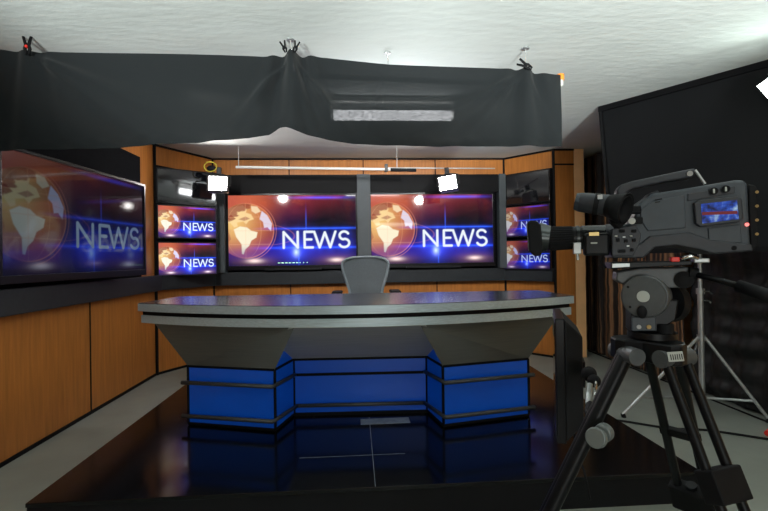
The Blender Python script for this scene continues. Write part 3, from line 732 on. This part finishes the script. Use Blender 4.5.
# ------------------------------------------------------------------ tripod and video camera (local: x right, y away, z up)
ZC = 1.30
def place(px, py, z):
    return Vector((0,0,H))+(F_+R_*((px-384)/FPX)-U_*((py-255.5)/FPX))*z
org = place(655, 264, ZC)
S0 = ZC/FPX
def lx(px): return (px-655)*S0
def lz(px, py): return (264-py)*S0-.015*(px-655)*S0
vc = thing('video_camera', 'broadcast video camera with a lit side screen standing on the black tripod', 'video camera', org, -YAW-math.radians(18))
D0, D1 = -.055, .075       # near and far face of the body
K = (ZC+D0)/ZC             # things on the near face are a touch closer, so a touch smaller
VA = math.radians(18)      # the lens points left and a little away from the viewer
VM = Matrix.Translation(org) @ Matrix.Rotation(-YAW-VA, 4, 'Z'); VMI = VM.inverted()
EYE = VMI @ Vector((0,0,H))
def cpt(px, py, y=D0):
    # point of the upright plane 'y' of the camera body, in the local frame of the body
    d = VMI.to_3x3() @ (F_+R_*((px-384)/FPX)-U_*((py-255.5)/FPX))
    return EYE+d*((y-EYE.y)/d.y)
def plate(name, pts, mat, y0, y1, parent, bevel=.003, **k):
    return MB().prism([cpt(px,py,y0) for px, py in pts], (0,y1-y0,0)).build(name, mat, parent, bevel=bevel, **k)
plate('body', [(613,257),(612,229),(634,222),(636,208),(642,201),(653,193.5),(688,188),(735,180),(744,180),(748,184),(751,250),(744,252),(716,250),(700,244),(680,240),(655,243),(644,256)], 'cam_body', D0, D1, vc, .006)
body = [o for o in vc.children if o.name.startswith('body')][0]
plate('shoulder_base', [(612,258),(612,246),(640,244),(650,236),(690,232),(712,240),(752,244),(754,251),(714,254),(697,249),(676,245.5),(655,247.5),(644,258)], 'cam_dark', D0-.006, D1, vc, .004)
plate('side_plate', [(640,219),(641,209),(655,200),(685,195),(686,228),(648,231)], 'cam_body', D0-.003, D0+.01, body, .002)
plate('top_vent', [(655,199.5),(662,198.3),(662,199.3),(655,200.5)], 'trim_black', D0-.0045, D0, body, 0)
plate('top_vent', [(655,202),(660,201.2),(660,202.2),(655,203)], 'trim_black', D0-.0045, D0, body, 0)
plate('switch_panel', [(688,194),(735,186),(735,193),(688,201)], 'cam_dark', D0-.003, D0+.01, body, .001)
plate('rear_cover', [(708,228),(741,224),(742,243),(709,242)], 'cam_body', D0-.003, D0+.01, body, .002)
plate('battery', [(748,184),(755,185),(757,188),(758,245),(754,250),(751,250)], 'rubber', D0+.005, D1-.01, vc, .004)
for k in range(4): MB().cyl(cpt(757,192+k*14,D0+.0), cpt(757,192+k*14,D0+.012), .004, n=12).build('connector', 'brass', vc)
# screen on the side
ld = plate('side_screen', [(694,203),(700,200),(738,196),(742,199),(744,218),(740,222),(701,227),(696,224)], 'cam_dark', D0-.014, D0, vc, .003)
lc = cpt(719.5,211.5,D0-.0155)
pts = [cpt(px,py,D0-.0155)-lc for px, py in ((701,204),(737,200),(739,219),(702.5,223.5))]
MB().prism(pts, (0,.001,0)).build('picture', 'lcd', ld, loc=lc)
for px, py in ((714,191),(726,189)):
    kb = MB().cyl(cpt(px,py,D0-.012), cpt(px,py,D0), .0095, n=20).build('knob', 'rubber', vc, smooth=True)
    MB().span(cpt(px-.8,py+2.2,D0-.013), cpt(px+.8,py-2.2,D0-.0115)).build('pointer', 'dirty_white', kb)
MB().cyl(cpt(747,224.5,D0-.006), cpt(747,224.5,D0+.01), .005, n=14).build('tally_light', 'red_led', vc)
MB().cyl(cpt(734,248,D0-.008), cpt(734,248,D0), .006, n=14).build('screw', 'rubber', vc)
# front control panel
plate('control_panel', [(612,256),(612,229),(636,225),(641,234),(640,243),(633,256)], 'cam_dark', D0-.010, D0, vc, .002)
for px, py, w in ((622,231,5),(634,231,4),(618,240,3),(626,241,3),(634,240,3),(622,251,6),(632,250,3)):
    MB().box(cpt(px,py,D0-.012), (w*S0,.006,3*S0)).build('button', 'rubber', vc, bevel=.001)
for px, py, m in ((616,236,'dirty_white'),(624,237,'steel'),(631,236,'dirty_white'),(628,246,'steel')):
    MB().box(cpt(px,py,D0-.012), (2.2*S0,.004,1.1*S0)).build('marking', m, vc)
# handle
hb = [(617,200),(617,190),(620,185),(632,181),(686,169.5),(695,168),(697,171),(694,177),(664,182),(634,188.5),(627,192),(626,202)]
plate('handle', hb, 'cam_dark', D0+.035, D0+.085, vc, .005)
MB().cyl(cpt(695,170,D0+.03), cpt(705,184,D0+.03), .004, n=10).build('strut', 'steel', vc)
MB().cyl(cpt(690,173.5,D0+.028), cpt(690,173.5,D0+.036), .0075, n=16).build('handle_screw', 'steel', vc)
plate('handle_foot', [(646,198),(650,193),(658,190),(660,195)], 'cam_dark', D0+.03, D0+.09, vc, .002)
# viewfinder
vf = MB(); e0, e1 = cpt(579,202,D0-.02), cpt(611,206,D0-.035)
vf.cyl(e0, e1, .0275, .031, 28)
vfo = vf.build('viewfinder', 'cam_dark', vc, smooth=True, bevel=.003)
MB().cyl(cpt(575.5,201.5,D0-.018), cpt(580,202.2,D0-.02), .024, .0275, 28).build('end_cap', 'cam_body', vfo, smooth=True)
MB().cyl(cpt(594,203.8,D0-.028), cpt(599,204.4,D0-.03), .031, n=28).build('ring', 'rubber', vfo, smooth=True)
MB().box(cpt(600,197,D0-.058), (.012,.004,.012)).build('badge', 'steel', vfo)
ec = MB(); n = 28
c0, c1 = cpt(609,206,D0-.035), cpt(626,209,D0-.06); ax = (c1-c0).normalized()
ec.cyl(c0, c1, .030, .043, n, caps=False)
ec.cyl(c0+ax*.004, c1, .020, .036, n, caps=False)
ec.build('eye_cup', 'rubber', vfo, smooth=True, solid=.003)
MB().cyl(c0, c0+ax*.008, .028, n=24).build('eyepiece', 'glass_dark', vfo)
MB().tube([cpt(612,212,D0),cpt(614,222,D0),cpt(620,228,D0)], .012, 10).build('bracket', 'rubber', vfo)
MB().cyl(cpt(632,221,D0-.02), cpt(632,221,D0), .009, n=16).build('focus_knob', 'pipe_white', vc, smooth=True)
MB().span(cpt(628,214,D0-.015), cpt(640,206,D0)).build('connector_block', 'rubber', vc, bevel=.003)
MB().span(cpt(634,224,D0-.012), cpt(642,217,D0)).build('connector_block', 'rubber', vc, bevel=.003)
# lens: barrels along the body
lo = bpy.data.objects.new('lens', None)
def barrel(name, x0, x1, yc0, yc1, r0, r1, mat, parent, ribs=0):
    y = .0
    a, b = cpt(x0,yc0,y), cpt(x1,yc1,y); mb = MB().cyl(a, b, r0*1.12*S0, r1*1.12*S0, 32)
    if ribs:
        d = (b-a).normalized(); u = Vector((0,0,1)); u = (u-d*u.dot(d)).normalized(); w = d.cross(u)
        for k in range(ribs):
            t = 2*PI*k/ribs; o = (u*math.cos(t)+w*math.sin(t)); mb.cyl(a+d*.006+o*r0*1.12*S0, b-d*.006+o*r1*1.12*S0, .0022, n=6)
    return mb.build(name, mat, parent, smooth=True)
ln = barrel('lens', 548, 574, 238.6, 237.6, 11, 10.2, 'rubber', vc, 30)
barrel('front_ring', 538, 549, 237, 238.3, 14, 12, 'ring_metal', ln)
barrel('zoom_ring', 573, 582, 237.6, 237.4, 10.4, 10, 'tripod', ln)
barrel('iris_ring', 576.5, 579, 237.6, 237.5, 11, 11, 'ring_metal', ln)
barrel('rear_barrel', 581, 606, 237.4, 238, 11, 12, 'gloss_ring', ln)
barrel('mount_ring', 604, 615, 238, 238.5, 12.5, 13.5, 'cam_dark', ln)
hp = [(527,222),(531,220),(537,221),(541,225),(543,251),(540,256),(534,256),(529,251)]
hd = plate('lens_hood', hp, 'rubber', -.05, .055, ln, .006)
plate('hood_face', [(526.2,224),(528.5,222.5),(530,251),(528,250)], 'head_grey', -.045, .05, hd, .002)
MB().span(cpt(584,256,-.055), cpt(608,233,-.02)).build('servo_grip', 'tripod', ln, bevel=.008)
MB().box(cpt(594,234,-.057), (9*S0,.003,3.5*S0)).build('grip_badge', 'brass', ln)
MB().box(cpt(594,243,-.057), (6*S0,.003,1.5*S0)).build('grip_badge', 'dirty_white', ln)
MB().span(cpt(573.5,254,-.045), cpt(580.5,242.5,-.025)).build('focus_motor', 'steel', ln, bevel=.002)
MB().cyl(cpt(577.5,254,-.035), cpt(578,260,-.035), .004, n=10).build('focus_pin', 'steel', ln)
MB().tube([cpt(603,255,-.03),cpt(601,262,-.03),cpt(606,268,-.03)], .003, 8).build('lens_cord', 'rubber', ln)

# ---- tripod
base = Vector((org.x,org.y,0))
tp = thing('tripod', 'black professional tripod carrying the video camera', 'tripod', base, -YAW-VA)
dz = org.z
def tpt(px, py, y=0): v = cpt(px,py,y); return Vector((v.x, v.y, v.z+dz))
def tplate(name, pts, mat, y0, y1, parent, bevel=.003):
    return MB().prism([tpt(px,py,y0) for px, py in pts], (0,y1-y0,0)).build(name, mat, parent, bevel=bevel)
tplate('quick_release_plate', [(611,262.5),(692,261),(692,265),(611,269)], 'tripod', -.05, .06, tp, .002)
tplate('plate_end', [(612,263.5),(630,263),(630,267),(612,268)], 'steel', -.054, -.049, tp, .001)
MB().span(tpt(671,262,-.052), tpt(677.5,257,-.03)).build('release_button', 'red', tp, bevel=.003)
MB().tube([tpt(681,259,-.045),tpt(690,256,-.045),tpt(698,258.5,-.045)], .007, 10).build('release_lever', 'chrome', tp, smooth='all')
MB().span(tpt(694,263,-.05), tpt(706,258,-.02)).build('plate_lock', 'steel', tp, bevel=.003)
hdm = tplate('head_bracket', [(617,272),(640,268),(692,267),(694,285),(686,288),(660,288),(650,286),(622,284),(616,280)], 'head_grey', -.02, .05, tp, .004)
MB().cyl(tpt(684,280,-.03), tpt(684,280,-.015), .024, n=28).build('bracket_cap', 'rubber', hdm, smooth=True)
MB().cyl(tpt(684,280,-.034), tpt(684,280,-.028), .012, n=24).build('cap_centre', 'tripod', hdm, smooth=True)
dm = MB().cyl(tpt(644,296.5,-.052), tpt(649,296.5,.03), .060, n=48).build('drag_drum', 'head_grey', tp, smooth=True, bevel=.004)
MB().cyl(tpt(643.5,296.5,-.056), tpt(644,296.5,-.05), .054, n=48).build('drum_face', 'head_grey', dm, smooth=True)
MB().cyl(tpt(643,296.5,-.060), tpt(643.5,296.5,-.054), .016, n=24).build('drum_badge', 'dirty_white', dm, smooth=True)
for px, py in ((628,287),(652,286.5),(630,307),(654,307)):
    MB().cyl(tpt(px,py,-.059), tpt(px,py,-.054), .0035, n=10).build('bolt', 'rubber', dm)
MB().sph(tpt(642,312,-.06), .013, (1,.8,1.4)).build('drag_knob', 'rubber', dm, smooth='all')
MB().cyl(tpt(665,302,.03), tpt(672,302,.05), .058, n=32).build('rear_drum', 'rubber', tp, smooth=True)
tplate('head_neck', [(631,310),(657,310),(664,300),(679,300),(676,320),(658,332),(631,332)], 'tripod', -.035, .045, tp, .004)
nk = tplate('bubble_plate', [(632,317),(656,317),(656,331),(632,331)], 'cam_body', -.045, -.034, tp, .002)
for px, m in ((639,'steel'),(649,'brass')): MB().cyl(tpt(px,327,-.05), tpt(px,327,-.04), .006, n=16).build('bubble_bolt', m, nk, smooth=True)
MB().cyl(tpt(665,333,-.03), tpt(665,324,-.03), .022, n=24).build('pan_lock', 'rubber', tp, smooth=True)
MB().cyl(tpt(652,337,0), tpt(652,331,0), .064, n=40).build('bowl_plate', 'tripod', tp, smooth=True)
# crown casting
cr = MB(); top = tpt(650.5,338,0); zt = top.z
n = 24
pts = []
for k in range(n):
    a = 2*PI*k/n; r = .085+.022*math.cos(3*(a-PI)); pts.append((top.x+r*math.cos(a), top.y+r*math.sin(a), zt-.06))
cr.prism(pts, (0,0,.06)); crown = cr.build('crown', 'tripod', tp, bevel=.006)
tplate('label_sticker', [(667,352.5),(682.5,351.5),(684.5,361),(669,362)], 'dirty_white', -.112, -.108, tp, 0)
sb = MB()
for k in range(6): sb.prism([tpt(670+k*2.2,354.5-k*.12,-.1125), tpt(671+k*2.2,354.5-k*.12,-.1125), tpt(672+k*2.2,360-k*.12,-.1125), tpt(671+k*2.2,360-k*.12,-.1125)], (0,.0006,0))
st = [o for o in tp.children if o.name.startswith('label_sticker')][0]
sb.build('bars', 'rubber', st)
cxy = Vector((top.x,top.y,0)); zl = zt-.042
def leg(ang, spread, sep, r=.0135, blk=1):
    d = Vector((math.cos(ang), math.sin(ang), 0)); w = Vector((-d.y,d.x,0))
    a = cxy+d*.075+Vector((0,0,zl)); b = cxy+d*spread
    lgo = MB().cyl(a-w*.055, a+w*.055, .024, n=20).build('leg', 'head_grey', tp, smooth=True)
    for s in (-1,1):
        MB().cyl(a+w*sep*s, a.lerp(b,.55)+w*sep*s, r, n=18).build('upper_tube', 'tripod', lgo, smooth=True)
    m = a.lerp(b,.30); ax = (b-a).normalized()
    br = MB(); br.box((0,0,0), (.02*blk,sep*2+.03,.03*blk)); 
    q = Matrix((d.cross(Vector((0,0,1))),)).to_3x3() if False else None
    o = br.build('spreader_block', 'rubber', lgo, bevel=.004)
    zq = -ax; yq = w; xq = yq.cross(zq)
    o.matrix_local = Matrix.Translation(m) @ Matrix((xq,yq,zq)).transposed().to_4x4()
    col = MB().box((0,0,0), (.05,sep*2+.05,.10)).build('collar', 'rubber', lgo, bevel=.008)
    col.matrix_local = Matrix.Translation(a.lerp(b,.56)) @ Matrix((xq,yq,zq)).transposed().to_4x4()
    MB().cyl(a.lerp(b,.5), b+Vector((0,0,.03)), .016, n=18).build('lower_tube', 'tripod', lgo, smooth=True)
    MB().cyl(b, b+Vector((0,0,.035)), .03, .022, n=18).build('foot', 'rubber', lgo, smooth=True)
    return a, b, w
a1, b1, w1 = leg(math.radians(183)+VA, .58, .006, .020)
leg(math.radians(38)+VA, .52, .042); leg(math.radians(-72)+VA, .49, .036, .0125, 2.6)
# pale discs hanging at the left leg
kn = MB().cyl(tpt(602,434,-.14), tpt(606,431,-.12), .024, n=32).build('leg_lock', 'clear', tp, smooth=True, bevel=.004)
MB().cyl(tpt(595,438,-.172), tpt(597.5,437.5,-.155), .027, n=32).build('lock_disc', 'clear', kn, smooth=True, bevel=.004)
# pan handle
ph_ = MB().tube([tpt(690,273,-.02),tpt(720,280.5,-.06),tpt(745,288,-.10)], .0085, 12).build('pan_handle', 'tripod', tp, smooth='all')
MB().tube([tpt(738,286,-.09),tpt(762,294,-.13),tpt(782,301,-.16)], .017, 14).build('grip', 'rubber', ph_, smooth='all')
MB().cyl(tpt(688,273,-.02), tpt(697,274,-.02), .017, n=16).build('handle_socket', 'rubber', ph_)

# ------------------------------------------------------------------ prompter monitor beside the tripod leg
q0, q1 = place(556.5,372,2.0), place(559.5,392,1.68)     # far and near upright edge, middle height
d = (q1-q0); d.z = 0
ctr = (q0+q1)/2; rz = math.atan2(d.y,d.x)
pm = thing('prompter_monitor', 'slim black monitor seen edge-on, clamped beside the tripod leg', 'monitor', (ctr.x,ctr.y,.775), rz)
# local x from far edge to near edge, screen looks along local -y (towards the desk)
wd = d.length/2; hh = .235
MB().span((-wd,-.012,-hh), (wd,.022,hh)).build('front_frame', 'tv_black', pm, bevel=.004)
MB().span((-wd+.02,-.014,-hh+.02), (wd-.02,-.011,hh-.02)).build('screen', 'glass_dark', pm)
bk = MB(); f = [(-wd+.005,.022,-hh+.005),(wd-.005,.022,-hh+.005),(wd-.005,.022,hh-.005),(-wd+.005,.022,hh-.005)]
g = [(-wd+.06,.085,-hh+.07),(wd-.03,.085,-hh+.07),(wd-.03,.085,hh-.07),(-wd+.06,.085,hh-.07)]
va = [bk.bm.verts.new(p) for p in f]; vb = [bk.bm.verts.new(p) for p in g]
bk.bm.faces.new(va); bk.bm.faces.new(vb)
for i in range(4): bk.bm.faces.new((va[i],va[(i+1)%4],vb[(i+1)%4],vb[i]))
bk.build('back_shell', 'plastic', pm, bevel=.006)
inv = Matrix.LocRotScale(Vector((ctr.x,ctr.y,.775)), Matrix.Rotation(rz,3,'Z'), None).inverted()
def pmp(px, py, z): return inv @ place(px,py,z)
MB().span((-.05,.085,-.05), (.05,.10,.05)).build('mount_plate', 'rubber', pm)
ar = MB().tube([Vector((0,.10,0)), pmp(586,372,1.62), pmp(591,380,1.55)], .012, 10).build('mount_arm', 'rubber', pm, smooth='all')
MB().sph(pmp(589,374,1.56), .026).build('ball_joint', 'rubber', ar, smooth='all')
MB().sph(pmp(594,381,1.53), .022).build('ball_joint', 'rubber', ar, smooth='all')
MB().tube([pmp(590,384,1.5),pmp(589,394,1.48),pmp(588,404,1.45)], .009, 8).build('clamp_bar', 'steel', ar)
MB().tube([pmp(596,388,1.46)+Vector((.014*math.cos(a),0,.022*math.sin(a))) for a in np.linspace(0,2*PI,16)][:-1], .003, 6, True).build('ring', 'chrome', ar)
MB().tube([pmp(595,399,1.45)+Vector((.012*math.cos(a),0,.022*math.sin(a))) for a in np.linspace(0,2*PI,16)][:-1], .003, 6, True).build('ring', 'chrome', ar)
MB().tube([pmp(590,404,1.45),pmp(588,412,1.40),pmp(594,420,1.33)], .012, 8).build('leg_clamp', 'rubber', ar, smooth='all')
MB().tube([pmp(574,425,1.72),pmp(575,450,1.66),pmp(584,470,1.6),pmp(590,500,1.55)], .004, 8).build('cord', 'rubber', pm, smooth='all')

# ------------------------------------------------------------------ light of the room and added fills
w = bpy.data.worlds.new('world'); bpy.context.scene.world = w; w.use_nodes = True
w.node_tree.nodes['Background'].inputs[0].default_value = (.6,.7,.7,1); w.node_tree.nodes['Background'].inputs[1].default_value = .02
def area(name, loc, target, power, sx, sy, col=(1,1,1)):
    l = bpy.data.lights.new(name, 'AREA'); l.shape = 'RECTANGLE'; l.size = sx; l.size_y = sy; l.energy = power; l.color = col
    o = bpy.data.objects.new(name, l); C.objects.link(o); o.location = loc
    o.rotation_euler = (Vector(target)-Vector(loc)).to_track_quat('-Z', 'Y').to_euler(); return o
# added unseen spots behind the photographer, tipped up to brighten the ceiling
def flood(name, loc, target, power, deg, blend, col):
    l = bpy.data.lights.new(name, 'SPOT'); l.energy = power; l.color = col; l.spot_size = math.radians(deg); l.spot_blend = blend; l.shadow_soft_size = .15
    o = bpy.data.objects.new(name, l); C.objects.link(o); o.location = loc
    o.rotation_euler = (Vector(target)-Vector(loc)).to_track_quat('-Z', 'Y').to_euler()
flood('ceiling_fill', (-1.3,-.9,1.4), (-.9,1.5,2.62), 840, 50, .7, (.93,1,.975))
flood('ceiling_fill', (1.3,-.9,1.4), (1.3,1.5,2.62), 1000, 50, .7, (.93,1,.975))
flood('key_lamp', (-1.3,3.15,2.36), (-.5,5.6,1.75), 105, 84, .6, (1,.97,.93))
flood('key_lamp', (1.2,3.15,2.30), (.9,5.6,1.75), 105, 84, .6, (1,.97,.93))
for o in bpy.data.objects:
    if o.name.startswith('key_lamp'): o.data.shadow_soft_size = .06
area('low_fill', (.3,-1.7,.85), (0,3,.5), 19, 1.4, .5, (.95,1,.97))  # added unseen fill behind the photographer, brightens the desk skirts
area('room_tube', (1.2,-1.6,2.3), (1.0,0.4,1.2), 11, 1.2, .3, (.9,1,.96))

vs = bpy.context.scene.view_settings
bpy.context.scene.display_settings.display_device = 'sRGB'
vs.view_transform = 'Standard'; vs.look = 'None'; vs.gamma = 1; vs.use_curve_mapping = False; vs.exposure = 0
